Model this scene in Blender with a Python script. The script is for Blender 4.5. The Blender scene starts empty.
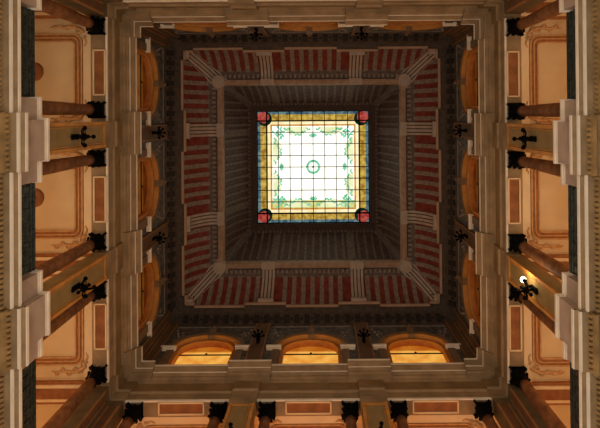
import bpy, math, random
from mathutils import Matrix
random.seed(7)
C = bpy.context.scene.collection
PI = math.pi
UP = 1.6                       # eye height: everything below is measured from the eye, then lifted

# ------------------------------------------------------------------ materials
def lin(c):
    return tuple(((v/255)/12.92 if v/255 <= .04045 else ((v/255+.055)/1.055)**2.4) for v in c)

def mat(name, col, rough=.7, var=.25, scale=3.0, metal=0.0, bump=0.0, col2=None, spec=.3):
    m = bpy.data.materials.new(name); m.use_nodes = True
    nt = m.node_tree; b = nt.nodes['Principled BSDF']
    b.inputs['Roughness'].default_value = rough
    b.inputs['Metallic'].default_value = metal
    b.inputs['Specular IOR Level'].default_value = spec
    tc = nt.nodes.new('ShaderNodeTexCoord'); nz = nt.nodes.new('ShaderNodeTexNoise')
    nz.inputs['Scale'].default_value = scale; nz.inputs['Detail'].default_value = 5
    nt.links.new(tc.outputs['Object'], nz.inputs['Vector'])
    r = nt.nodes.new('ShaderNodeValToRGB')
    a = lin(col); a2 = lin(col2) if col2 else tuple(v*(1-var) for v in a); a1 = a if col2 else tuple(min(1, v*(1+var*.5)) for v in a)
    r.color_ramp.elements[0].position = .35; r.color_ramp.elements[1].position = .65
    r.color_ramp.elements[0].color = (*a2, 1); r.color_ramp.elements[1].color = (*a1, 1)
    nt.links.new(nz.outputs['Fac'], r.inputs['Fac']); nt.links.new(r.outputs['Color'], b.inputs['Base Color'])
    if bump:
        bp = nt.nodes.new('ShaderNodeBump'); bp.inputs['Strength'].default_value = bump; bp.inputs['Distance'].default_value = .03
        n2 = nt.nodes.new('ShaderNodeTexNoise'); n2.inputs['Scale'].default_value = scale*5
        nt.links.new(tc.outputs['Object'], n2.inputs['Vector'])
        nt.links.new(n2.outputs['Fac'], bp.inputs['Height']); nt.links.new(bp.outputs['Normal'], b.inputs['Normal'])
    return m

def glow(name, col, strength, col2=None, scale=4.0):
    m = bpy.data.materials.new(name); m.use_nodes = True
    nt = m.node_tree; nt.nodes.remove(nt.nodes['Principled BSDF'])
    e = nt.nodes.new('ShaderNodeEmission'); e.inputs['Strength'].default_value = strength
    out = nt.nodes['Material Output']; nt.links.new(e.outputs[0], out.inputs[0])
    tc = nt.nodes.new('ShaderNodeTexCoord'); nz = nt.nodes.new('ShaderNodeTexNoise')
    nz.inputs['Scale'].default_value = scale; nz.inputs['Detail'].default_value = 3
    nt.links.new(tc.outputs['Object'], nz.inputs['Vector'])
    r = nt.nodes.new('ShaderNodeValToRGB'); r.color_ramp.elements[0].position = .38; r.color_ramp.elements[1].position = .62
    r.color_ramp.elements[0].color = (*lin(col2 or col), 1); r.color_ramp.elements[1].color = (*lin(col), 1)
    nt.links.new(nz.outputs['Fac'], r.inputs['Fac']); nt.links.new(r.outputs['Color'], e.inputs['Color'])
    return m

M = dict(
    stone=mat('tan stone', (156, 131, 98), var=.25, scale=2.5, bump=.15),
    frieze=mat('brown stone', (146, 120, 81), var=.25, scale=2.0, bump=.15),
    pale=mat('pale stone', (246, 234, 214), var=.1, scale=3, bump=.1),
    grey=mat('grey pink stone', (188, 166, 148), var=.15, scale=3),
    ochre=mat('ochre plaster', (160, 130, 86), var=.3, scale=4),
    gold=mat('orange gilt edge', (205, 145, 72), var=.2, scale=5),
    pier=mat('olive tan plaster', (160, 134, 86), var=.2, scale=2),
    marble=mat('red brown marble', (146, 98, 58), rough=.65, col2=(104, 64, 38), scale=5, spec=.2),
    black=mat('blackened bronze', (7, 7, 8), rough=.8, var=.2, spec=.08),
    rail=mat('dark green marble', (70, 76, 68), rough=.5, col2=(30, 33, 30), scale=14),
    cream=mat('cream plaster', (214, 186, 144), var=.08, scale=1.5),
    cream2=mat('pale cream plaster', (228, 202, 162), var=.08, scale=2),
    band=mat('brown painted band', (160, 104, 58), var=.25, scale=9),
    soffit=mat('terracotta panel', (146, 94, 56), var=.25, scale=5),
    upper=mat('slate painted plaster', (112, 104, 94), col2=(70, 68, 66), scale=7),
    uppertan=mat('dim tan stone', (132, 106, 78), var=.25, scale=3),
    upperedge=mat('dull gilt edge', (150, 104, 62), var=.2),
    pierdark=mat('shaded olive plaster', (112, 92, 64), var=.2),  # darker olive tone for the corner piers
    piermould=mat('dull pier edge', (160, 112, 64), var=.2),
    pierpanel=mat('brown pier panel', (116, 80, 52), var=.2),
    fbase=mat('dark frieze plaster', (84, 72, 62), var=.3, scale=8),
    forn=mat('darker frieze ornament', (50, 43, 40), var=.3, scale=8),
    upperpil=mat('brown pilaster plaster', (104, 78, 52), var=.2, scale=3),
    dark=mat('dark ornament', (52, 44, 42), var=.3, scale=6),
    cgrey=mat('grey ceiling stucco', (150, 134, 122), var=.3, scale=9, bump=.2),
    cgrey2=mat('dim ceiling stucco', (116, 100, 92), var=.35, scale=9, bump=.2),
    cred=mat('dull red ceiling paint', (134, 62, 50), var=.3, scale=5),
    chip=mat('pale ceiling rib stucco', (190, 172, 156), var=.12, scale=4),
    cgroove=mat('rib groove', (86, 72, 64), var=.2),  # groove shade put into a darker colour for more depth
    clip=mat('pinkish cornice lip', (190, 156, 130), var=.12),
    arcv=mat('orange tan archivolt', (186, 132, 78), var=.2, scale=4),
    cdark=mat('dark brown ceiling paint', (92, 72, 66), var=.3, scale=6),
    cframe=mat('dark skylight surround', (80, 64, 54), var=.25, scale=6),
    ctan=mat('tan ceiling beam', (176, 146, 122), var=.2, scale=6),
    reveal=mat('orange painted reveal', (206, 132, 66), var=.2, scale=4),
    floor=mat('polished stone floor', (150, 132, 110), rough=.4, var=.2, scale=1.2),
    lowwall=mat('lower wall plaster', (150, 118, 80), var=.2, scale=1.2),
    leafy=mat('raised plaster scroll', (196, 150, 100), var=.2, scale=6),
)

# ------------------------------------------------------------------ mesh builder
class MB:
    def __init__(s): s.v = []; s.f = []; s.sm = []; s.mi = []; s.cur = 0
    def add(s, vs, fs, smooth=False):
        b = len(s.v); s.v += vs
        for f in fs: s.f.append(tuple(i+b for i in f)); s.sm.append(smooth); s.mi.append(s.cur)
        return s
    def box(s, x0, x1, y0, y1, z0, z1):
        vs = [(x, y, z) for z in (z0, z1) for y in (y0, y1) for x in (x0, x1)]
        return s.add(vs, [(0,2,3,1), (4,5,7,6), (0,1,5,4), (2,6,7,3), (0,4,6,2), (1,3,7,5)])
    def prism(s, prof, u0, u1):
        """closed (d,z) polygon extruded along u"""
        n = len(prof)
        vs = [(u0, d, z) for d, z in prof] + [(u1, d, z) for d, z in prof]
        fs = [(i, (i+1) % n, (i+1) % n+n, i+n) for i in range(n)] + [tuple(range(n))[::-1], tuple(range(n, 2*n))]
        return s.add(vs, fs)
    def vprism(s, poly, z0, z1):
        n = len(poly)
        vs = [(x, y, z0) for x, y in poly] + [(x, y, z1) for x, y in poly]
        fs = [(i, (i+1) % n, (i+1) % n+n, i+n) for i in range(n)] + [tuple(range(n))[::-1], tuple(range(n, 2*n))]
        return s.add(vs, fs)
    def strip(s, a, b, smooth=False):
        n = len(a); return s.add(list(a)+list(b), [(i, i+1, n+i+1, n+i) for i in range(n-1)], smooth)
    def lathe(s, prof, cx=0, cy=0, n=20):
        vs = []; fs = []
        for r, z in prof:
            for k in range(n): vs.append((cx+r*math.cos(2*PI*k/n), cy+r*math.sin(2*PI*k/n), z))
        for j in range(len(prof)-1):
            for k in range(n): fs.append((j*n+k, j*n+(k+1) % n, (j+1)*n+(k+1) % n, (j+1)*n+k))
        fs.append(tuple(range(n))[::-1]); fs.append(tuple(range((len(prof)-1)*n, len(prof)*n)))
        return s.add(vs, fs, True)
    def tube(s, pts, r, n=8):
        from mathutils import Vector
        P = [Vector(p) for p in pts]; vs = []; fs = []
        rr = r if isinstance(r, (list, tuple)) else [r]*len(P)
        prev = None
        for i, p in enumerate(P):
            t = (P[min(i+1, len(P)-1)]-P[max(i-1, 0)]).normalized()
            if prev is None:
                a = Vector((0, 0, 1)) if abs(t.z) < .9 else Vector((1, 0, 0)); x = t.cross(a).normalized()
            else: x = (prev-t*prev.dot(t)).normalized()
            prev = x; y = t.cross(x)
            for k in range(n): vs.append(tuple(p+(x*math.cos(2*PI*k/n)+y*math.sin(2*PI*k/n))*rr[i]))
        for j in range(len(P)-1):
            for k in range(n): fs.append((j*n+k, j*n+(k+1) % n, (j+1)*n+(k+1) % n, (j+1)*n+k))
        fs.append(tuple(range(n))[::-1]); fs.append(tuple(range((len(P)-1)*n, len(P)*n)))
        return s.add(vs, fs, True)
    def ball(s, c, r, n=12):
        return s.add(*_ball(c, r, n), True)
    def mesh(s, name, mats):
        me = bpy.data.meshes.new(name); me.from_pydata(s.v, [], s.f)
        if not isinstance(mats, (list, tuple)): mats = [mats]
        for m in mats: me.materials.append(m)
        me.polygons.foreach_set('use_smooth', s.sm); me.polygons.foreach_set('material_index', s.mi)
        import bmesh
        bm = bmesh.new(); bm.from_mesh(me); bmesh.ops.recalc_face_normals(bm, faces=bm.faces); bm.to_mesh(me); bm.free()
        return me

def _ball(c, r, n):
    vs = []; fs = []; m = n//2
    for j in range(m+1):
        a = PI*(j+.001)/(m+.002)
        for k in range(n): vs.append((c[0]+r*math.sin(a)*math.cos(2*PI*k/n), c[1]+r*math.sin(a)*math.sin(2*PI*k/n), c[2]+r*math.cos(a)))
    for j in range(m):
        for k in range(n): fs.append((j*n+k, j*n+(k+1) % n, (j+1)*n+(k+1) % n, (j+1)*n+k))
    return vs, fs

def link(name, data, parent=None):
    o = bpy.data.objects.new(name, data); C.objects.link(o); o.parent = parent; return o
def tag(o, label=None, cat=None, group=None, kind=None):
    for k, v in (('label', label), ('category', cat), ('group', group), ('kind', kind)):
        if v: o[k] = v
    return o

SIDES = {'front': 0, 'left': PI/2, 'back': PI, 'right': -PI/2}      # front = foot of the picture
WORD = {'front': 'bottom', 'left': 'left', 'back': 'top', 'right': 'right'}
def world(side, u, d):
    a = SIDES[side]; return (u*math.cos(a)-d*math.sin(a), u*math.sin(a)+d*math.cos(a))
def place(side, name, u, d, z, data=None, shift=False):
    if shift and side == 'left': u -= .05          # the side loggias are a little off the court's axis
    if shift and side == 'right': u -= .065
    o = link(name, data); x, y = world(side, u, d); o.location = (x, y, z); o.rotation_euler = (0, 0, SIDES[side]); return o

S = 3.276; P = S/2; BAY = 3.2
HB = .585                                  # half width of a cornice break at a pilaster
def segments(dbase, dbreak, half, corner, end):
    """(u0,u1,d) runs along a wall: plain, broken forward at both pilasters and at the corners"""
    out = [(-end, -corner, dbreak), (corner, end, dbreak), (-corner, -P-half, dbase), (P+half, corner, dbase), (-P+half, P-half, dbase)]
    out += [(-P-half, -P+half, dbreak), (P-half, P+half, dbreak)]
    return out

# ------------------------------------------------------------------ the setting: floor and walls
fl = link('floor', MB().box(-9, 9, -9, 9, -1.7, -1.6).mesh('floor', M['floor'])); tag(fl, kind='structure')

WALL_D = 4.95
AR, BR, SPR = .93, .74, 15.3               # window arch half width, rise, spring height
def arch(a, b, n=24):
    return [(-a*math.cos(PI*k/n), SPR+b*math.sin(PI*k/n)) for k in range(n+1)]

def upper_wall():
    """wall plate with three arched openings: one ring per bay, built as strips around the arch"""
    m = MB(); z0, z1 = 13.9, 17.6; d = WALL_D
    edges = [-5.6, -P, P, 5.6]
    for i, c in enumerate((-BAY, 0, BAY)):
        a0, a1 = edges[i], edges[i+1]
        ins = [(c-AR, z0)]+[(c+x, z) for x, z in arch(AR, BR)]+[(c+AR, z0)]
        n = len(ins)
        out = [(a0, z0)]
        for k in range(1, n-1):
            x, z = ins[k]; t = (k-1)/(n-3)
            if t < .25: out.append((a0, SPR+(z1-SPR)*t/.25))
            elif t <= .75: out.append((a0+(a1-a0)*(t-.25)/.5, z1))
            else: out.append((a1, z1-(z1-SPR)*(t-.75)/.25))
        out.append((a1, z0))
        m.strip([(x, d, z) for x, z in ins], [(x, d, z) for x, z in out])
    m.box(-5.6, 5.6, 5.6, 5.7, 13.9, 17.6)
    return m.mesh('wall', M['upper'])
UW = upper_wall()

def lower_wall():
    m = MB(); m.box(-8.4, 8.4, 5.0, 5.2, -1.6, 7.9)
    return m.mesh('lower_wall', M['lowwall'])
LW = lower_wall()
GW = MB().box(-8.5, 8.5, 8.3, 8.5, 8.4, 12.9).mesh('gallery_wall', M['cream'])
def frieze_mesh():
    m = MB(); m.box(-4.95, 4.95, 4.93, 4.96, 16.98, 17.04)
    n = 28
    prof = [(4.95, 17.02), (4.86, 17.12), (4.76, 17.30), (4.62, 17.44), (4.62, 17.6), (4.96, 17.6)]
    m.prism(prof, -4.95, 4.95)
    return m.mesh('frieze', M['fbase'])
def frieze_orn():
    m = MB(); n = 26
    for k in range(n):
        u = -4.5+9.0*(k+.5)/n
        w = .085
        m.prism([(4.90, 17.06), (4.73, 17.28), (4.70, 17.27), (4.86, 17.03)], u-w, u+w)
        m.prism([(4.84, 17.15), (4.80, 17.22), (4.785, 17.205), (4.825, 17.135)], u+.13, u+.21)
    return m.mesh('frieze_ornament', M['forn'])
FZ, FO = frieze_mesh(), frieze_orn()
def spandrel():
    m = MB()
    for s in (-1, 1):
        m.tube([(s*(.98+.07*math.cos(t*.9)), 4.945, 16.0+.05*t) for t in range(0, 10)], .022, 6)
        for k in range(3): m.ball((s*(1.08+.07*k), 4.945, 16.15+.2*k), .05, 8)
    m.box(-1.28, 1.28, 4.935, 4.955, 16.80, 16.86)
    return m.mesh('spandrel_relief', M['cgrey'])
SPN = spandrel()
def corner_pil():
    m = MB(); m.box(4.5, 5.3, 4.86, 5.2, 13.9, 17.03); return m.mesh('corner_pilaster', M['upperpil'])
def corner_pil_edge():
    m = MB(); 
    for a, b in ((4.5, 4.54), (4.76, 4.80)): m.box(a, b, 4.845, 4.87, 13.9, 16.9)
    return m.mesh('corner_edge', M['upperedge'])
CP, CPE = corner_pil(), corner_pil_edge()

for side in SIDES:
    w = place(side, 'wall_'+side, 0, 0, 0, UW); tag(w, kind='structure')
    link('lower_wall', LW, w); link('gallery_wall', GW, w)
    f = link('frieze', FZ, w); link('frieze_ornament', FO, f)
    for c in (-BAY, 0, BAY):
        o = link('spandrel_relief', SPN, w); o.location = (c, 0, 0)
    for s in (1, -1):
        o = link('corner_pilaster', CP, w); o.scale = (s, 1, 1)
        e = link('corner_edge', CPE, o)

# arched windows of the upper storey
def band_arch(a0, b0, a1, b1, d0, d1, legs=None, n=24):
    """arch shaped moulding between two ellipses, from depth d0 to d1; legs: bottom height of straight legs"""
    def pts(a, b):
        p = arch(a, b, n)
        return ([(-a, legs)]+p+[(a, legs)]) if legs is not None else p
    i, o = pts(a0, b0), pts(a1, b1)
    m = MB()
    m.strip([(x, d0, z) for x, z in i], [(x, d0, z) for x, z in o])
    m.strip([(x, d0, z) for x, z in i], [(x, d1, z) for x, z in i], True)
    m.strip([(x, d0, z) for x, z in o], [(x, d1, z) for x, z in o], True)
    return m
W_ARCH = band_arch(AR, BR, 1.08, .88, 4.89, 4.96).mesh('archivolt', M['arcv'])
W_OUT = band_arch(1.075, .875, 1.16, .95, 4.86, 4.96).mesh('outer_moulding', M['uppertan'])
W_INE = band_arch(AR-.115, BR-.115, AR-.075, BR-.075, 4.985, 5.05, 13.9).mesh('inner_arch_edge', M['gold'])
W_EDGE = band_arch(AR-.015, BR-.015, AR+.05, BR+.05, 4.86, 4.98).mesh('archivolt_edge', M['gold'])
W_REV = band_arch(AR-.005, BR-.005, AR+.03, BR+.03, 4.96, 5.32, 13.9).mesh('reveal', M['reveal'])
W_IN = band_arch(AR-.10, BR-.10, AR+.01, BR+.01, 5.01, 5.21, 13.9).mesh('inner_arch', M['reveal'])
def jambs():
    m = MB()
    for s in (-1, 1): m.box(min(s*.94, s*1.16), max(s*.94, s*1.16), 4.91, 4.96, 13.9, 15.25)
    return m.mesh('jamb', M['uppertan'])
def imposts():
    m = MB()
    for s in (-1, 1):
        a, b = sorted((s*.90, s*1.36)); m.box(a, b, 4.84, 4.97, 15.22, 15.30); m.box(a+.02, b-.02, 4.87, 4.97, 15.15, 15.22)
    return m.mesh('impost', M['pale'])
def keystone():
    m = MB(); m.prism([(4.80, 16.5), (4.84, 15.98), (4.97, 15.98), (4.97, 16.5)], -.1, .1); m.ball((0, 4.80, 16.45), .07, 8); return m.mesh('keystone', M['uppertan'])
def glow_pane():
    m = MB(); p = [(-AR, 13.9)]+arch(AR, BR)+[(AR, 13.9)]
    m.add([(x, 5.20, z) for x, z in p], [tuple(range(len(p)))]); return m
def wbar():
    m = MB(); m.box(-AR, AR, 5.14, 5.17, 15.30, 15.33)
    m.ball((0, 5.14, 15.33), .04, 8); return m.mesh('glazing_bar', M['dark'])
W_JAMB, W_IMP, W_KEY, W_BAR = jambs(), imposts(), keystone(), wbar()

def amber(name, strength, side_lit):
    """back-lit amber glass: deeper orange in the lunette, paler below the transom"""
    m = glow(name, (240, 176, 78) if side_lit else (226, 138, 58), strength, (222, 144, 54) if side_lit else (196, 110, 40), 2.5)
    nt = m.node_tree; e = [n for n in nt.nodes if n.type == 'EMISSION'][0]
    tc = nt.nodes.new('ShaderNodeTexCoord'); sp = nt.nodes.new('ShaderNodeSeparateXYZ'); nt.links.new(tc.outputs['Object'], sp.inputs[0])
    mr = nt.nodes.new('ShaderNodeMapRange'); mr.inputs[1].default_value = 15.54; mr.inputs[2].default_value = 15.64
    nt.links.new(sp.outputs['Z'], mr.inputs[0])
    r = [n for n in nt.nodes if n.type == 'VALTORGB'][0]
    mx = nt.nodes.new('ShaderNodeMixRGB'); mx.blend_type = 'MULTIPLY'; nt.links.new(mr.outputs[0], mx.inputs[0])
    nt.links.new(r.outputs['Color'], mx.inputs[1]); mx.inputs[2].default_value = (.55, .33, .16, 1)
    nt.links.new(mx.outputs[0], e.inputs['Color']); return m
STR = {'front': 1.05, 'left': .22, 'right': .25, 'back': .22}  # glow painted per side in place of a lit gallery behind
n = 0
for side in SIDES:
    pm = glow_pane().mesh('pane', amber('amber glass '+side, STR[side], side == 'front'))
    for c in (-BAY, 0, BAY):
        n += 1
        w = place(side, 'window_%d' % n, c, 0, 0, W_ARCH); tag(w, kind='structure')
        link('archivolt_edge', W_EDGE, w); link('reveal', W_REV, w); link('inner_arch_edge', W_INE, link('inner_arch', W_IN, w)); link('outer_moulding', W_OUT, w); link('jamb', W_JAMB, w)
        link('impost', W_IMP, w); link('keystone', W_KEY, w)
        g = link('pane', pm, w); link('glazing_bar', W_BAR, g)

# ------------------------------------------------------------------ main entablature over the loggia columns
def cornice_mesh():
    m = MB()
    for u0, u1, o in segments(0, -.12, HB, 4.27, 5.6):
        m.prism([(5.30, 13.50), (5.02+o, 13.50), (4.99+o, 13.56), (4.94+o, 13.60), (4.94+o, 13.64), (4.90+o, 13.66), (4.87+o, 13.68), (4.87+o, 13.74),
                 (4.83+o, 13.78), (4.78+o, 13.82), (4.76+o, 13.84), (4.76+o, 13.90), (5.30, 13.90)], u0, u1)
    return m.mesh('cornice', M['stone'])
def cornice_lip():
    m = MB()
    for u0, u1, o in segments(0, -.12, HB, 4.27, 5.6):
        e = .012
        m.box(u0, u1, 4.745+o, 4.80+o, 13.845, 13.905); m.box(u0, u1, 4.855+o, 4.90+o, 13.69, 13.73)
    return m.mesh('cornice_lip', M['pale'])
def frieze_low():
    m = MB()
    for u0, u1, o in segments(0, -.07, .335, 4.62, 5.6):
        m.box(u0, u1, 5.06+o, 5.35, 13.02, 13.50)
    return m.mesh('frieze', M['frieze'])
def architrave():
    m = MB()
    for u0, u1, o in segments(0, -.06, .335, 4.62, 5.6):
        m.prism([(5.45, 12.65), (5.05+o, 12.65), (5.05+o, 12.98), (5.00+o, 13.00), (5.00+o, 13.05), (5.45, 13.05)], u0, u1)
    return m.mesh('architrave', M['stone'])
def arch_edge():
    m = MB()
    for u0, u1 in ((-4.62, -P-.335), (-P+.335, P-.335), (P+.335, 4.62)):
        m.box(u0, u1, 5.035, 5.075, 12.64, 12.70)
    return m.mesh('architrave_edge', M['pale'])
def soffit_panel():
    m = MB(); m.box(-.545, .545, 5.10, 5.35, 12.628, 12.66); return m.mesh('soffit_panel', M['soffit'])
def soffit_frame(b=.035):
    m = MB(); u0, u1, d0, d1 = -.58, .58, 5.065, 5.385
    for a in ((u0, u1, d0, d0+b), (u0, u1, d1-b, d1), (u0, u0+b, d0, d1), (u1-b, u1, d0, d1)): m.box(*a, 12.60, 12.66)
    return m.mesh('panel_frame', M['cream2'])
CO, CL, FL, AT, AE, SP, SF = cornice_mesh(), cornice_lip(), frieze_low(), architrave(), arch_edge(), soffit_panel(), soffit_frame()
for i, side in enumerate(SIDES):
    t = place(side, 'trim_%d' % (i+1), 0, 0, 0, FL, True); tag(t, kind='structure')
    c = link('cornice', CO, t); link('cornice_lip', CL, c)
    a = link('architrave', AT, t); link('architrave_edge', AE, a)
    for u in (-BAY, 0, BAY):
        p = link('soffit_panel', SP, a); p.location = (u, 0, 0)
        f = link('panel_frame', SF, p)

# ------------------------------------------------------------------ balcony entablature
def bal_body():
    m = MB()
    for u0, u1, o in segments(0, -.12, .50, 4.2, 5.6):
        m.prism([(5.4, 7.7), (5.04+o, 7.7), (5.04+o, 8.22), (5.00+o, 8.24), (5.00+o, 8.34), (4.80+o, 8.36), (4.80+o, 8.42), (4.74+o, 8.44), (4.74+o, 8.50), (5.4, 8.50)], u0, u1)
    m.box(-8.4, 8.4, 5.2, 8.4, 8.2, 8.50)
    return m.mesh('trim', M['stone'])
def bal_lip():
    m = MB()
    for u0, u1, o in segments(0, -.12, .50, 4.2, 5.6):
        m.box(u0, u1, 4.72+o, 4.78+o, 8.445, 8.505); m.box(u0, u1, 4.79+o, 4.83+o, 8.355, 8.40)
    return m.mesh('cornice_lip', M['pale'])
def bal_dentils():
    m = MB()
    for u0, u1, o in segments(0, -.12, .50, 4.2, 5.0):
        k = max(1, int((u1-u0)/.085))
        for j in range(k):
            u = u0+(j+.5)*(u1-u0)/k; m.box(u-.024, u+.024, 4.915+o, 5.01+o, 8.265, 8.335)
    return m.mesh('dentil_band', M['ochre'])
def bal_band():
    m = MB()
    for u0, u1, o in segments(0, -.12, .50, 4.2, 5.6): m.box(u0, u1, 4.965+o, 5.02+o, 8.2, 8.352)
    return m.mesh('dentil_ground', M['ochre'])
BB, BL, BD, BG = bal_body(), bal_lip(), bal_dentils(), bal_band()
for i, side in enumerate(SIDES):
    t = place(side, 'trim_%d' % (i+5), 0, 0, 0, BB, True); tag(t, kind='structure')
    link('cornice_lip', BL, t); g = link('dentil_ground', BG, t); link('dentil_band', BD, g)

# ------------------------------------------------------------------ gallery ceilings
GZ = 12.72
def rrect(u0, u1, d0, d1, r, n=6):
    pts = []
    for cx, cy, a in ((u1-r, d1-r, 0), (u0+r, d1-r, PI/2), (u0+r, d0+r, PI), (u1-r, d0+r, 1.5*PI)):
        for k in range(n+1): pts.append((cx+r*math.cos(a+PI/2*k/n), cy+r*math.sin(a+PI/2*k/n)))
    return pts
def ring(m, a, b, z0, z1):
    n = len(a)
    for k in range(n):
        j = (k+1) % n
        m.add([(*a[k], z0), (*a[j], z0), (*b[j], z0), (*b[k], z0), (*a[k], z1), (*a[j], z1), (*b[j], z1), (*b[k], z1)],
              [(0, 1, 2, 3), (0, 4, 5, 1), (3, 2, 6, 7)])
def ceil_frame():
    m = MB(); ring(m, rrect(-.98, .98, 5.70, 7.98, .22), rrect(-.80, .80, 5.88, 7.80, .10), GZ-.03, GZ+.02); return m.mesh('ceiling_frame', M['band'])
def ceil_bead():
    m = MB()
    ring(m, rrect(-1.0, 1.0, 5.68, 8.0, .24), rrect(-.965, .965, 5.715, 7.965, .21), GZ-.05, GZ+.02)
    ring(m, rrect(-.91, .91, 5.77, 7.91, .16), rrect(-.88, .88, 5.80, 7.88, .14), GZ-.05, GZ+.02)
    ring(m, rrect(-.82, .82, 5.86, 7.82, .12), rrect(-.785, .785, 5.895, 7.785, .09), GZ-.05, GZ+.02)
    return m.mesh('frame_bead', M['leafy'])
def scroll():
    m = MB()
    for s in (-1, 1):
        # a running acanthus scroll from the column head along the inner side of the frame
        base = [(s*1.02, 5.62), (s*1.10, 5.72), (s*1.16, 5.86), (s*1.18, 6.02), (s*1.15, 6.18), (s*1.19, 6.34), (s*1.16, 6.50)]
        m.tube([(x, y, GZ-.02) for x, y in base], [.05, .05, .045, .04, .035, .03, .012], 6)
        for k, (x, y) in enumerate(base[:-1]):
            q = 1 if k % 2 else -1; r = .12-.012*k
            m.tube([(x+q*r*math.sin(t*.9)*.9, y+r*(1-math.cos(t*.9))*.6, GZ-.02) for t in range(5)], [.035, .032, .028, .022, .012], 6)
        m.tube([(s*(.95-.06*t), 5.60+.012*math.sin(t*1.7)*2, GZ-.02) for t in range(6)], [.05, .045, .04, .035, .03, .012], 6)
    return m.mesh('scroll_ornament', M['leafy'])
def cross_beam(w=.21):
    m = MB(); m.box(-w, w, 5.44, 8.3, 12.60, 12.9); return m.mesh('cross_beam', M['cream2'])
def cross_panel(w=.13):
    m = MB(); m.box(-w, w, 5.55, 8.2, 12.585, 12.62); return m.mesh('beam_panel', M['soffit'])
def beam_edge(w=.21):
    m = MB()
    for s in (-1, 1):
        a, b = sorted((s*w, s*(w+.07))); m.box(a, b, 5.44, 8.3, 12.64, 12.9)
    return m.mesh('beam_edge', M['band'])
CF, CB2, SC, XB, XP, XE = ceil_frame(), ceil_bead(), scroll(), cross_beam(), cross_panel(), beam_edge()
GC_long = MB().box(-8.4, 8.4, 5.40, 8.4, GZ, GZ+.2).mesh('gallery_ceiling', M['cream'])
GC_short = MB().box(-5.44, 5.44, 5.40, 8.4, GZ, GZ+.2).mesh('gallery_ceiling', M['cream'])
STRIP = MB().box(-5.4, 5.4, 5.43, 5.66, GZ-.035, GZ+.02).mesh('border_strip', M['cream2'])
for side in SIDES:
    g = place(side, 'gallery_ceiling', 0, 0, 0, GC_long if side in ('left', 'right') else GC_short, True); tag(g, kind='structure')
    link('border_strip', STRIP, g)
    for u in (-BAY, 0, BAY):
        f = link('ceiling_frame', CF, g); f.location = (u, 0, 0); link('frame_bead', CB2, f)
        s = link('scroll_ornament', SC, g); s.location = (u, 0, 0)
    for u in (-P-.02, P+.02)+((-4.87, 4.87) if side in ('left', 'right') else ()):
        b = link('cross_beam', XB, g); b.location = (u, 0, 0); link('beam_panel', XP, b); link('beam_edge', XE, b)

# ------------------------------------------------------------------ great cove ceiling
def ease(t): return (4.57-.73*(.45*(1-math.cos(t*PI/2))+.55*t), 17.58+1.06*(.45*math.sin(t*PI/2)+.55*t))
CURVE = [ease(k/10) for k in range(11)]
HC = CURVE+[(3.60, 18.64), (3.42, 18.62)]
def cove_panel():
    m = MB()
    a = [(-d, d, z) for d, z in CURVE]; b = [(d, d, z) for d, z in CURVE]
    m.strip(a, b, True); return m.mesh('cove_panel', M['cred'])
def cove_ribs():
    m = MB(); pitch = .337; w = .078
    k = -13
    for k in range(-13, 14):
        u = k*pitch
        if abs(abs(u)-P) < .30: continue
        # raised stucco strip following the curve, stopped at the hip
        pts = [(d-.035, z-.01) for d, z in CURVE if d > abs(u)+.05]
        pts0 = [(d, z) for d, z in CURVE if d > abs(u)+.05]
        if len(pts) < 2: continue
        for x in (u-w, u+w): m.strip([(x, *p) for p in pts], [(x, *p) for p in pts0])
        m.strip([(u-w, *p) for p in pts], [(u+w, *p) for p in pts], True)
    return m.mesh('cove_ribs', M['cgrey'])
def mid_rib():
    m = MB()
    for a, b, h in ((-.23, -.15, .09), (-.15, -.11, .05), (-.11, -.02, .09), (-.02, .02, .05), (.02, .11, .09), (.11, .15, .05), (.15, .23, .09)):
        m.cur = 1 if h == .05 else 0
        p = [(d-h, z-.02) for d, z in HC]
        m.strip([(a, *q) for q in p], [(b, *q) for q in p], True)
        for x in (a, b): m.strip([(x, *q) for q in p], [(x, *q) for q in HC])
    m.cur = 0
    m.box(-.25, .25, 3.30, 3.52, 18.50, 18.75); m.box(-.27, .27, 4.28, 4.52, 17.58, 17.72)
    return m.mesh('cross_rib', [M['chip'], M['cgroove']])
def hip_rib():
    m = MB()
    q2 = math.sqrt(.5)
    for a, b, h in ((-.27, -.20, .13), (-.20, -.155, .09), (-.155, -.08, .13), (-.08, -.04, .09), (-.04, .04, .13), (.04, .08, .09), (.08, .155, .13), (.155, .20, .09), (.20, .27, .13)):
        m.cur = 1 if h == .09 else 0
        def pt(s, d, z): return (-(d-h)+s*q2, (d-h)+s*q2, z-.03)
        m.strip([pt(a, *q) for q in HC], [pt(b, *q) for q in HC], True)
        for x in (a, b): m.strip([pt(x, *q) for q in HC], [(pt(x, *q)[0]-.12, pt(x, *q)[1]+.12, q[1]+.1) for q in HC])
    m.cur = 0
    d = 3.44; r = .24
    m.vprism([(-d+r*math.cos(PI/4*k), d+r*math.sin(PI/4*k)) for k in range(8)], 18.44, 18.75)
    d = 4.40; r = .2
    m.vprism([(-d-.12, d-.12), (-d+.22, d-.12), (-d+.22, d-.22), (-d+.22, d+.12), (-d-.12, d+.12)], 17.6, 17.7)
    return m.mesh('corner_rib', [M['chip'], M['cgroove']])
def cove_cornice():
    m = MB()
    for u0, u1, o in segments(0, -.09, .72, 4.12, 4.95):
        m.prism([(4.66, 17.38), (4.60+o, 17.42), (4.57+o, 17.46), (4.55+o, 17.48), (4.55+o, 17.56), (4.53+o, 17.6), (4.9, 17.6)], u0, u1)
    return m.mesh('cove_cornice', M['fbase'])
def cove_lip():
    m = MB()
    for u0, u1, o in segments(0, -.09, .72, 4.12, 4.62): m.box(u0, u1, 4.475+o, 4.565+o, 17.52, 17.60)
    return m.mesh('cornice_lip', M['clip'])
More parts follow.
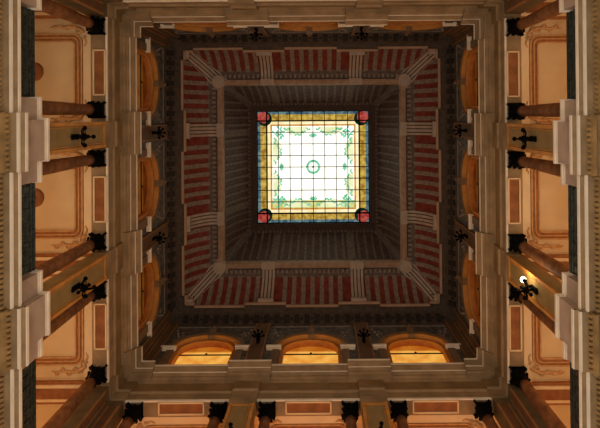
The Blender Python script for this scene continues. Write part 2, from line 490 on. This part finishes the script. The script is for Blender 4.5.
def flat_band():
    m = MB()
    m.add([(-3.86, 3.86, 18.63), (3.86, 3.86, 18.63), (3.5, 3.5, 18.72), (-3.5, 3.5, 18.72)], [(0, 1, 2, 3)])
    return m.mesh('flat_band', M['cgrey2'])
def flat_dent():
    m = MB(); n = 40
    for k in range(n):
        u = -3.45+6.9*(k+.5)/n
        if abs(abs(u)-P) < .27: continue
        m.box(u-.045, u+.045, 3.56, 3.70, 18.60, 18.72)
    return m.mesh('bead_row', M['cgrey'])
def beam():
    m = MB(); m.prism([(3.50, 18.74), (3.50, 18.58), (3.42, 18.56), (3.34, 18.60), (3.30, 18.74), (3.30, 18.9), (3.5, 18.9)], -3.5, 3.5); return m.mesh('ceiling_beam', M['ctan'])
IC = [(3.36-.66*(.4*(1-math.cos(k/8*PI/2))+.6*k/8), 18.72+2.14*(.4*math.sin(k/8*PI/2)+.6*k/8)) for k in range(9)]
def inner_cove():
    m = MB(); m.strip([(-d, d, z) for d, z in IC], [(d, d, z) for d, z in IC], True); return m.mesh('inner_cove', M['cdark'])
def inner_ribs():
    m = MB(); pitch = .30; w = .045
    for k in range(-11, 12):
        u = k*pitch; pts0 = [q for q in IC if q[0] > abs(u)+.03]; pts = [(d-.04, z-.015) for d, z in pts0]
        if len(pts) < 2: continue
        ww = .14 if abs(abs(u)-1.5) < .01 else w
        for x in (u-ww, u+ww): m.strip([(x, *p) for p in pts], [(x, *p) for p in pts0])
        m.strip([(u-ww, *p) for p in pts], [(u+ww, *p) for p in pts], True)
    return m.mesh('inner_ribs', M['cgrey2'])
def inner_hip():
    m = MB(); q2 = math.sqrt(.5)
    for a, b, h in ((-.15, -.05, .08), (-.05, .05, .05), (.05, .15, .08)):
        def pt(s, d, z): return (-(d-h)+s*q2, (d-h)+s*q2, z-.03)
        m.strip([pt(a, *q) for q in IC], [pt(b, *q) for q in IC], True)
        for x in (a, b): m.strip([pt(x, *q) for q in IC], [(pt(x, *q)[0]-.1, pt(x, *q)[1]+.1, q[1]+.1) for q in IC])
    return m.mesh('inner_corner_rib', M['cgrey2'])
def surround():
    m = MB(); m.add([(-2.74, 2.74, 20.85), (2.74, 2.74, 20.85), (2.36, 2.36, 20.9), (-2.36, 2.36, 20.9)], [(0, 1, 2, 3)])
    m.add([(-2.36, 2.36, 20.9), (2.36, 2.36, 20.9), (2.36, 2.36, 21.3), (-2.36, 2.36, 21.3)], [(0, 1, 2, 3)])
    m.prism([(2.46, 20.9), (2.46, 20.86), (2.38, 20.86), (2.38, 20.95)], -2.42, 2.42)
    return m.mesh('skylight_surround', M['cframe'])
def sur_bead():
    m = MB(); n = 34
    for k in range(n): m.box(-2.66+5.32*(k+.2)/n, -2.66+5.32*(k+.8)/n, 2.60, 2.70, 20.80, 20.87)
    return m.mesh('surround_bead', M['cgrey2'])
cl = link('ceiling', MB().box(-5.7, 5.7, -5.7, -5.65, 17.6, 17.7).box(-5.7, 5.7, 5.65, 5.7, 17.6, 17.7).mesh('ceiling', M['cgrey2'])); tag(cl, kind='structure')
PARTS = [('cove_panel', cove_panel(), ('cove_ribs', cove_ribs())), ('corner_rib', hip_rib(), None), ('cove_cornice', cove_cornice(), ('cornice_lip', cove_lip())),
         ('flat_band', flat_band(), ('bead_row', flat_dent())), ('ceiling_beam', beam(), None), ('inner_cove', inner_cove(), ('inner_ribs', inner_ribs())),
         ('inner_corner_rib', inner_hip(), None), ('skylight_surround', surround(), ('surround_bead', sur_bead()))]
MR = mid_rib()
for side, a in SIDES.items():
    for nm, me, sub in PARTS:
        o = link(nm, me, cl); o.rotation_euler = (0, 0, a)
        if sub: link(sub[0], sub[1], o)
    for u in (-P, P):
        o = link('cross_rib', MR, cl); x, y = world(side, u, 0); o.location = (x, y, 0); o.rotation_euler = (0, 0, a)

# ------------------------------------------------------------------ stained glass skylight
SKZ, H = 21.15, 2.335
G_ = dict(
    white=glow('white glass', (255, 254, 244), 1.4, (255, 250, 226), .8),
    cream=glow('cream glass', (255, 240, 196), 1.1, (244, 222, 160), 3),
    blue=glow('blue glass', (120, 150, 150), .75, (54, 88, 110), 5),
    ochre=glow('ochre glass', (220, 186, 82), .9, (158, 116, 42), 5),
    orange=glow('orange glass', (226, 164, 70), .9, (200, 128, 50), 5),
    green=glow('green glass', (150, 228, 190), .95, (96, 190, 140), 6),
    lime=glow('lime glass', (240, 242, 200), 1.1, (222, 230, 170), 3),
    tint=glow('yellow green glass', (232, 230, 160), .95, (206, 208, 120), 2.5),
    red=glow('rose red glass', (206, 92, 78), .8, (160, 52, 50), 7),
    dkgreen=glow('dark green glass', (24, 62, 44), .5, (14, 40, 30), 7))
sky = link('stained_glass_skylight', None); sky.location = (0, 0, SKZ)
tag(sky, 'square leaded stained glass skylight glowing white in the dark ceiling centre', 'skylight')
def frame_ring(m, a, b, z):
    for x0, x1, y0, y1 in ((-a, a, -a, -b), (-a, a, b, a), (-a, -b, -b, b), (b, a, -b, b)):
        m.add([(x0, y0, z), (x1, y0, z), (x1, y1, z), (x0, y1, z)], [(0, 1, 2, 3)])
    return m
def pl(nm, mm, mat_, par=sky): return link(nm, mm.mesh(nm, mat_), par)
fieldm = MB(); fieldm.add([(-1.80, -1.80, 0), (1.80, -1.80, 0), (1.80, 1.80, 0), (-1.80, 1.80, 0)], [(0, 1, 2, 3)])
pl('white_field', fieldm, G_['white'])
pl('cream_band', frame_ring(MB(), 1.96, 1.80, 0), G_['cream'])
pl('inner_gold_band', frame_ring(MB(), 1.80, 1.73, -.004), G_['orange'])
pl('ochre_border', frame_ring(MB(), 2.22, 1.96, 0), G_['ochre'])
pl('blue_border', frame_ring(MB(), H+.06, 2.22, 0), G_['blue'])
gm = MB()
def leaf(m, x, y, a, l, w, z=-.008):
    c, s = math.cos(a), math.sin(a)
    pts = [(0, 0), (.3, .5), (.65, .42), (1, 0), (.65, -.42), (.3, -.5)]
    m.add([(x+l*p*c-w*q*s, y+l*p*s+w*q*c, z) for p, q in pts], [tuple(range(6))])
for k in range(4):
    a = k*PI/2; c, s = math.cos(a), math.sin(a)
    def T(x, y): return (x*c-y*s, x*s+y*c)
    for q in (-1, 1):
        for j in range(16):
            t = j/15; x = q*(.10+1.42*t); y = 1.50+.13*math.cos(t*2*PI*1.5)-(.06 if j % 2 else 0)
            X, Y = T(x, y); leaf(gm, X, Y, a+(0 if q > 0 else PI)+q*(.9 if j % 2 else -.6), .17, .075)
        for j in range(5):
            X, Y = T(q*(1.42-.03*j), 1.62-.07*j); leaf(gm, X, Y, a+(PI/4 if q > 0 else 3*PI/4)+j*1.1, .2, .09)
    for j in range(5):
        X, Y = T(0, 1.42); leaf(gm, X, Y, a-PI/2+(j-2)*.5, .24, .08)
pl('garland', gm, G_['green'])
lm = MB()
for k in range(4):
    a = k*PI/2; c, s = math.cos(a), math.sin(a)
    for q in (-1, 1):
        pts = [(q*.18, 1.70), (q*.5, 1.38), (q*.95, 1.36), (q*1.30, 1.62), (q*1.2, 1.70)]
        lm.add([(x*c-y*s, x*s+y*c, -.003) for x, y in pts], [tuple(range(5))])
pl('lime_swag', lm, G_['lime'])
bt = MB(); bt.add([(-1.73, 1.40, -.002), (1.73, 1.40, -.002), (1.73, 1.73, -.002), (-1.73, 1.73, -.002)], [(0, 1, 2, 3)])
pl('tinted_row', bt, G_['tint'])
rm = MB(); n = 28
rm.strip([(.30*math.cos(2*PI*k/n), .30*math.sin(2*PI*k/n), -.01) for k in range(n+1)], [(.20*math.cos(2*PI*k/n), .20*math.sin(2*PI*k/n), -.01) for k in range(n+1)])
rg = pl('centre_ring', rm, G_['green'])
rm = MB()
for k in range(n//2):
    a = 4*PI*k/n; leaf(rm, .25*math.cos(a), .25*math.sin(a), a+1.9, .10, .07, -.014)
pl('ring_leaves', rm, G_['green'], rg)
dm = MB(); dm.add([(.05*math.cos(2*PI*k/12), .05*math.sin(2*PI*k/12), -.014) for k in range(12)], [tuple(range(12))]); pl('centre_jewel', dm, G_['blue'], rg)
for k, (sx, sy) in enumerate(((-1, -1), (1, -1), (1, 1), (-1, 1))):
    g = MB(); cx, cy = sx*2.10, sy*2.10
    g.add([(cx+.31*math.cos(2*PI*j/16)-sx*.06, cy+.31*math.sin(2*PI*j/16)-sy*.06, -.012) for j in range(16)], [tuple(range(16))])
    q = pl('rose_leaves', g, G_['dkgreen'])
    r = MB(); r.add([(cx+(.245+.02*math.cos(5*2*PI*j/20))*math.cos(2*PI*j/20), cy+(.245+.02*math.cos(5*2*PI*j/20))*math.sin(2*PI*j/20), -.018) for j in range(20)], [tuple(range(20))])
    pl('corner_rose', r, G_['red'], q)
lead = MB()
for k in range(-4, 5):
    t = k*.4875; w = .030 if abs(k) == 4 else .015
    lead.box(t-w, t+w, -H, H, -.06, -.02); lead.box(-H, H, t-w, t+w, -.06, -.02)
for b in (1.96,):
    pass
pl('lead_grid', lead, M['black'])
fr = MB()
for a in ((-H-.03, H+.03, -H-.03, -H), (-H-.03, H+.03, H, H+.03), (-H-.03, -H, -H, H), (H, H+.03, -H, H)): fr.box(*a, -.07, .02)
pl('skylight_frame', fr, M['black'])

# ------------------------------------------------------------------ marble columns
def col_shaft():
    prof = [(.150-.026*(k/10)**1.6, .24+2.42*k/10) for k in range(11)]; return MB().lathe(prof, n=24).mesh('shaft', M['marble'])
def col_base():
    m = MB(); m.box(-.20, .20, -.20, .20, 0, .07); m.lathe([(.19, .07), (.205, .10), (.19, .135), (.165, .15), (.165, .17), (.178, .19), (.165, .22), (.152, .24)]); return m.mesh('base', M['pale'])
def col_cap():
    m = MB(); m.lathe([(.127, 2.66), (.14, 2.68), (.128, 2.70), (.130, 2.85), (.15, 2.98), (.185, 3.06), (.175, 3.09)])
    for tier, (z, r, h, n0, ln) in enumerate(((2.71, .135, .16, 0, .07), (2.83, .14, .18, PI/8, .085))):
        for k in range(8):
            a = n0+k*PI/4
            path = [(r, z), (r+.02, z+h*.5), (r+.045, z+h*.85), (r+ln, z+h), (r+ln+.01, z+h-.045)]
            w = [.055, .06, .05, .035, .012]
            L = []; R = []; Bk = []
            for (q, zz), ww in zip(path, w):
                x, y = q*math.cos(a), q*math.sin(a); dx, dy = -math.sin(a)*ww, math.cos(a)*ww
                L.append((x-dx, y-dy, zz)); R.append((x+dx, y+dy, zz))
            m.strip(L, R, True)
    for k in range(4):
        a = PI/4+k*PI/2; c, s = math.cos(a), math.sin(a)
        sp = []
        for t in range(12):
            th = t*.55; rr = .055*(1-t/14)
            q = .225+rr*math.cos(PI/2-th); zz = 3.03+rr*math.sin(PI/2-th); sp.append((q*c, q*s, zz))
        m.tube([(.14*c, .14*s, 2.92), (.18*c, .18*s, 3.03)]+sp, .022, 6)
    return m.mesh('capital', M['black'])
def col_abacus():
    pts = []
    for k in range(4):
        a = k*PI/2
        for x, y in ((-.215, -.175), (-.12, -.14), (0, -.128), (.12, -.14), (.215, -.175)):
            pts.append((x*math.cos(a)-y*math.sin(a), x*math.sin(a)+y*math.cos(a)))
    m = MB(); m.vprism(pts, 3.09, 3.155)
    for k in range(4):
        a = k*PI/2; m.ball((.14*math.cos(a), .14*math.sin(a), 3.11), .035, 8)
    return m.mesh('abacus', M['black'])
KS, KB, KC, KA = col_shaft(), col_base(), col_cap(), col_abacus()
CUS = [-4.36, -P-.62, -P+.60, P-.60, P+.62, 4.36]
# the reading order of each side follows the picture: down the left and right walls, rightwards along the bottom
NOTE = {
 'left': ['beside the top left corner pier', 'just above the upper pilaster', 'just below the upper pilaster',
          'just above the lower pilaster', 'just below the lower pilaster, half hidden behind it', 'beside the bottom left corner pier'],
 'right': ['beside the top right corner pier', 'just above the upper pilaster', 'just below the upper pilaster',
           'just above the lit lamp', 'just below the lit lamp, half hidden', 'beside the bottom right corner pier'],
 'front': ['beside the bottom left corner pier', 'just left of the left pilaster', 'just right of the left pilaster',
           'just left of the right pilaster', 'just right of the right pilaster', 'beside the bottom right corner pier']}
for side in ('left', 'right', 'front'):
    us = CUS if side != 'right' else CUS[::-1]
    for u, note in zip(us, NOTE[side]):
        o = place(side, 'marble_column', u, 5.26, 9.49, None, True)
        tag(o, 'red brown column of the %s loggia %s' % (WORD[side], note), 'column', 'marble columns of the %s loggia' % WORD[side], 'thing')
        link('base', KB, o); link('shaft', KS, o); c = link('capital', KC, o); link('abacus', KA, c)

# ------------------------------------------------------------------ pilasters between the paired columns
def pil_body():
    m = MB(); m.box(-.31, .31, 0, .36, 0, 3.16); return m.mesh('pilaster_body', M['pier'])
def pil_border():
    m = MB()
    for s in (-1, 1):
        a, b = sorted((s*.31, s*.24)); m.box(a-.004, b+.004, -.03, .02, .25, 3.0)
        a, b = sorted((s*.215, s*.195)); m.box(a, b, -.016, .02, .32, 2.92)
    m.box(-.24, .24, -.03, .02, .25, .32); m.box(-.24, .24, -.03, .02, 2.84, 2.90)
    return m.mesh('panel_moulding', M['gold'])
def pil_cap():
    m = MB(); m.box(-.335, .335, -.045, .3, 2.98, 3.15); m.box(-.325, .325, -.035, .3, 2.93, 2.98); return m.mesh('pilaster_cap', M['stone'])
def pil_base():
    m = MB(); m.box(-.34, .34, -.05, .36, 0, .18); m.box(-.325, .325, -.035, .36, .18, .24); return m.mesh('pilaster_base', M['pale'])
PB, PM, PC, PS = pil_body(), pil_border(), pil_cap(), pil_base()
PN = {'left': ['upper', 'lower'], 'right': ['lower', 'upper'], 'front': ['left', 'right'], 'back': ['right', 'left']}
def nth(side, u): return PN[side][0 if u < 0 else 1]
for side in ('left', 'right', 'front'):
    for u in (-P, P):
        o = place(side, 'pilaster', u, 5.0, 9.49, None, True); w = nth(side, u)
        lit = side == 'right' and w == 'lower'
        tag(o, 'tan panelled pilaster, %s one in the %s loggia%s' % (w, WORD[side], ', with the lit lamp' if lit else ', with unlit lamp'),
            'pilaster', 'panelled pilasters between columns')
        b = link('pilaster_body', PB, o); link('panel_moulding', PM, b); link('pilaster_cap', PC, o); link('pilaster_base', PS, o)

# corner piers
def cpier():
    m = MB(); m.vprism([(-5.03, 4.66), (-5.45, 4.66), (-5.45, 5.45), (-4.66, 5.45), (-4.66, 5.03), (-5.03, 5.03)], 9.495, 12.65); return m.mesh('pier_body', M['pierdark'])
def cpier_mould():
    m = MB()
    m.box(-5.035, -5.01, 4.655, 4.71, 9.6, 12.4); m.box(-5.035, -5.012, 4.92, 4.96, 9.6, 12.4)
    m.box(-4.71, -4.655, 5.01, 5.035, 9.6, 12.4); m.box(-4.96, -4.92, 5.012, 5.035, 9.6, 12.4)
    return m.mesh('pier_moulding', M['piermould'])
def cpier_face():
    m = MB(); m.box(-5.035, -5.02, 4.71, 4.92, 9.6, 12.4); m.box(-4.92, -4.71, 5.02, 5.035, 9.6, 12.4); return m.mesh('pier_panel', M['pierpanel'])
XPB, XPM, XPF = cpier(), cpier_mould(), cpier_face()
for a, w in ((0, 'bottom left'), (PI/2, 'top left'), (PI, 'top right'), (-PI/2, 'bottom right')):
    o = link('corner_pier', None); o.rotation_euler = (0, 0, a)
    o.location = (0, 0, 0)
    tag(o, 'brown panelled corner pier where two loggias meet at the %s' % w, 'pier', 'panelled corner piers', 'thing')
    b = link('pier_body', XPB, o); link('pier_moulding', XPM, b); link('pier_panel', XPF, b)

# pilasters of the upper storey
def up_body():
    m = MB(); m.box(-.23, .23, 0, .08, 0, 3.05); m.box(-.26, .26, -.02, .07, 2.96, 3.03); m.box(-.26, .26, -.03, .07, 0, .15); return m.mesh('pilaster_body', M['upperpil'])
def up_border():
    m = MB()
    for s in (-1, 1):
        a, b = sorted((s*.235, s*.195)); m.box(a, b, -.02, .02, .15, 2.98)
    return m.mesh('pilaster_edge', M['upperedge'])
UB, UE = up_body(), up_border()
for side in SIDES:
    for u in (-P, P):
        o = place(side, 'pilaster', u, 4.86, 13.9)
        tag(o, 'narrow brown upper storey pilaster, %s one of two on the %s wall' % (nth(side, u), WORD[side]), 'pilaster', 'narrow pilasters between arched windows')
        b = link('pilaster_body', UB, o); link('pilaster_edge', UE, b)

# ------------------------------------------------------------------ pedestals and parapet panels of the side balconies
def ped_main():
    m = MB(); m.box(-.78, .78, 0, .56, 0, .93); m.box(-.38, .38, -.14, .2, 0, .93); return m.mesh('pedestal_block', M['grey'])
def ped_cap():
    m = MB()
    m.box(-.81, .81, -.035, .56, .93, .99); m.box(-.41, .41, -.175, .2, .93, .99)
    m.box(-.795, .795, -.02, .56, .88, .93); m.box(-.395, .395, -.155, .2, .88, .93)
    return m.mesh('pedestal_cap', M['pale'])
def ped_corner():
    m = MB(); m.box(-.60, .60, 0, .56, 0, .93); return m.mesh('pedestal_block', M['grey'])
def ped_corner_cap():
    m = MB(); m.box(-.63, .63, -.035, .56, .93, .99); m.box(-.615, .615, -.02, .56, .88, .93); return m.mesh('pedestal_cap', M['pale'])
DM, DC, DK, DKC = ped_main(), ped_cap(), ped_corner(), ped_corner_cap()
def rail():
    m = MB(); L = .82
    m.box(-L, L, .03, .15, 0, .93); 
    for k in range(8):
        u = -L+.1+k*(2*L-.2)/7; m.box(u-.06, u+.06, .01, .16, .06, .80)
    return m.mesh('parapet_body', M['rail'])
def railcap():
    m = MB(); m.box(-.82, .82, 0, .18, .93, .99); m.box(-.82, .82, .01, .17, .84, .89); return m.mesh('parapet_rail', M['rail'])
RL, RC = rail(), railcap()
for side in ('left', 'right'):
    for u in (-P, P):
        w = nth(side, u)
        o = place(side, 'pedestal', u, 4.95, 8.5, None, True)
        tag(o, 'pale stepped stone pedestal under the %s pilaster of the %s balcony' % (w, WORD[side]), 'pedestal', 'stone pedestals of the balconies')
        b = link('pedestal_block', DM, o); link('pedestal_cap', DC, b)
    for u in (-4.72, 4.72):
        top = (u < 0) == (side == 'left')
        o = place(side, 'pedestal', u, 4.95, 8.5, None, True)
        tag(o, 'pale stone corner pedestal at the %s %s end of balcony' % ('top' if top else 'bottom', WORD[side]), 'pedestal', 'stone pedestals of the balconies')
        b = link('pedestal_block', DK, o); link('pedestal_cap', DKC, b)
    for u, q in ((-3.27, 0), (0, 1), (3.27, 2)):
        w = ['top', 'middle', 'bottom'][q if side == 'left' else 2-q]
        o = place(side, 'parapet_panel', u, 5.05, 8.5, None, True)
        tag(o, 'dark green marble parapet, %s section of the %s balcony' % (w, WORD[side]), 'parapet', 'dark parapet panels of the balconies')
        b = link('parapet_body', RL, o); link('parapet_rail', RC, b)

# round ceiling lamps of the left gallery
lr = MB(); lr.lathe([(.0005, GZ-.07), (.10, GZ-.07), (.20, GZ-.05), (.24, GZ-.02), (.24, GZ+.004)], n=24); LR = lr.mesh('rose_dish', M['soffit'])
lr = MB(); lr.lathe([(.0005, -.20), (.05, -.18), (.07, -.12), (.05, -.07), (.03, -.06)], n=14); LB = lr.mesh('lamp_drop', M['black'])
for u, w in ((-BAY, 'top'), (0, 'middle')):
    o = place('left', 'ceiling_lamp', u-.09, 6.92, 0)
    tag(o, 'round brown ceiling rose with black drop, %s bay of the left gallery ceiling' % w, 'ceiling lamp', 'ceiling roses of the left gallery')
    link('rose_dish', LR, o); d = link('lamp_drop', LB, o); d.location = (0, 0, GZ)

# ------------------------------------------------------------------ black wall lamps
def sc_plate():
    m = MB(); m.vprism([(-.06, -.03), (.06, -.03), (.06, .0), (-.06, .0)], -.16, .16); m.ball((0, -.05, .19), .045, 8); m.ball((0, -.05, -.19), .045, 8)
    m.tube([(0, -.03, 0), (0, -.12, -.03), (0, -.22, 0)], .026, 8); return m.mesh('wall_plate', M['black'])
def sc_stem():
    m = MB(); m.lathe([(.004, -.36), (.03, -.35), (.042, -.32), (.03, -.285), (.014, -.27), (.014, -.20), (.04, -.16), (.075, -.08), (.08, -.03), (.05, .02), (.025, .06), (.03, .12), (.045, .16), (.02, .2)], 0, -.22, 14)
    return m.mesh('stem', M['black'])
def sc_arm():
    m = MB()   # S-curved arm running along +x from the stem, with a scroll loop and a cup
    path = [(.03, -.06), (.08, -.13), (.14, -.14), (.18, -.10), (.19, -.05), (.19, -.02)]
    m.tube([(x, 0, z) for x, z in path], .016, 7)
    lp = [(.10+.05*math.cos(t*.6), 0.0+.02*math.sin(t*.3), -.05+.05*math.sin(t*.6)) for t in range(11)]
    m.tube(lp, .012, 6)
    m.lathe([(.015, -.03), (.045, -.01), (.05, .01), (.03, .015), (.02, .03), (.01, .04)], .19, 0, 10)
    return m.mesh('arm', M['black'])
PL, ST, ARM = sc_plate(), sc_stem(), sc_arm()
bm_ = MB().ball((.19, 0, .075), .065, 14)
BULB = bm_.mesh('bulb', glow('lit globe', (255, 236, 190), 9))
def sconce(side, u, d, z, angles, label, group, s=1.0):
    o = place(side, 'sconce', u, d, z, None, z < 13); tag(o, label, 'wall lamp', group); o.scale = (s, s, s)
    link('wall_plate', PL, o); link('stem', ST, o)
    arms = []
    for a in angles:
        r = link('arm', ARM, o); r.location = (0, -.22, 0); r.rotation_euler = (0, 0, a); arms.append(r)
    return o, arms
LIT = None
for side in ('left', 'right', 'front'):
    for u in (-P, P):
        w = nth(side, u); lit = side == 'right' and w == 'lower'
        lab = ('black wall lamp with one lit white globe on the lower right pilaster' if lit
               else 'black scroll-armed wall lamp, unlit, on the %s pilaster of the %s loggia' % (w, WORD[side]))
        o, arms = sconce(side, u, 4.998, 10.90, (0, PI, -PI/2, -PI/4, -3*PI/4)[:3], lab, 'scrolled wall lamps on the loggia pilasters')
        if lit:
            b = link('bulb', BULB, arms[0]); tag(b, 'lit white globe')
for side in SIDES:
    for u in (-P, P):
        sconce(side, u, 4.858, 15.55, (0, PI, -PI/2, -PI/4, -3*PI/4), 'small dark wall lamp on the %s upper storey pilaster of the %s wall' % (nth(side, u), WORD[side]),
               'small wall lamps of the upper storey', .85)

# ------------------------------------------------------------------ lights
def point(loc, power, col, r=.2):
    l = bpy.data.lights.new('lamp_light', 'POINT'); l.energy = power; l.color = col; l.shadow_soft_size = r
    o = bpy.data.objects.new('lamp_light', l); C.objects.link(o); o.location = loc; return o
WARM = (1, .62, .33)
GP = {'left': {-BAY: 26, 0: 66, BAY: 76}, 'right': {BAY: 56, 0: 66, -BAY: 70}, 'front': {-BAY: 72, 0: 72, BAY: 72}, 'back': {-BAY: 20, 0: 20, BAY: 20}}
for side in GP:
    for u, p in GP[side].items():
        x, y = world(side, u, 7.2); point((x, y, 9.8), p, (1, .43, .15) if side == 'front' else WARM if p > 40 else (1, .76, .52), .35)
for sx, sy, p in ((-1, 1, 65), (1, 1, 65), (-1, -1, 16), (1, -1, 30)):
    point((sx*7.0, sy*7.0, 9.8), p, WARM, .35)
# the lit globe
x, y = world('right', -P, 4.985-.22); 
point((x-.0, y-.19, 10.86+.2), 10, (1, .72, .4), .07)
# unseen fill lights added low in the court, brightening balconies and ceiling from below
for sx in (-1, 1):
    for sy in (-1, 1): point((sx*2.6, sy*2.6, 4.0), 220, (1, .93, .80), .4)

w = bpy.data.worlds.new('World'); bpy.context.scene.world = w; w.use_nodes = True
w.node_tree.nodes['Background'].inputs[0].default_value = (.02, .018, .016, 1)

# ------------------------------------------------------------------ lift to eye height, camera
for o in list(C.objects):
    if o.parent is None: o.location.z += UP
cam = bpy.data.cameras.new('camera'); co = bpy.data.objects.new('camera', cam); C.objects.link(co)
cam.sensor_width = 36; cam.lens = 30; cam.clip_end = 200
cam.shift_x = (300-322.42)/600; cam.shift_y = (115.02-214)/600
rx, ry, rz = -.006, -.0001, -.0072
Rx = Matrix.Rotation(rx, 3, 'X'); Ry = Matrix.Rotation(ry, 3, 'Y'); Rz = Matrix.Rotation(rz, 3, 'Z')
R = Rz @ Ry @ Rx
mw = (R.transposed() @ Matrix(((1, 0, 0), (0, -1, 0), (0, 0, -1)))).to_4x4()
mw.translation = (.4027, -2.0597, UP)
co.matrix_world = mw
sc = bpy.context.scene; sc.camera = co
sc.view_settings.view_transform = 'Standard'; sc.view_settings.look = 'None'; sc.view_settings.exposure = 0
sc.cycles.use_denoising = True; sc.cycles.max_bounces = 6; sc.cycles.diffuse_bounces = 4; sc.cycles.sample_clamp_indirect = 3
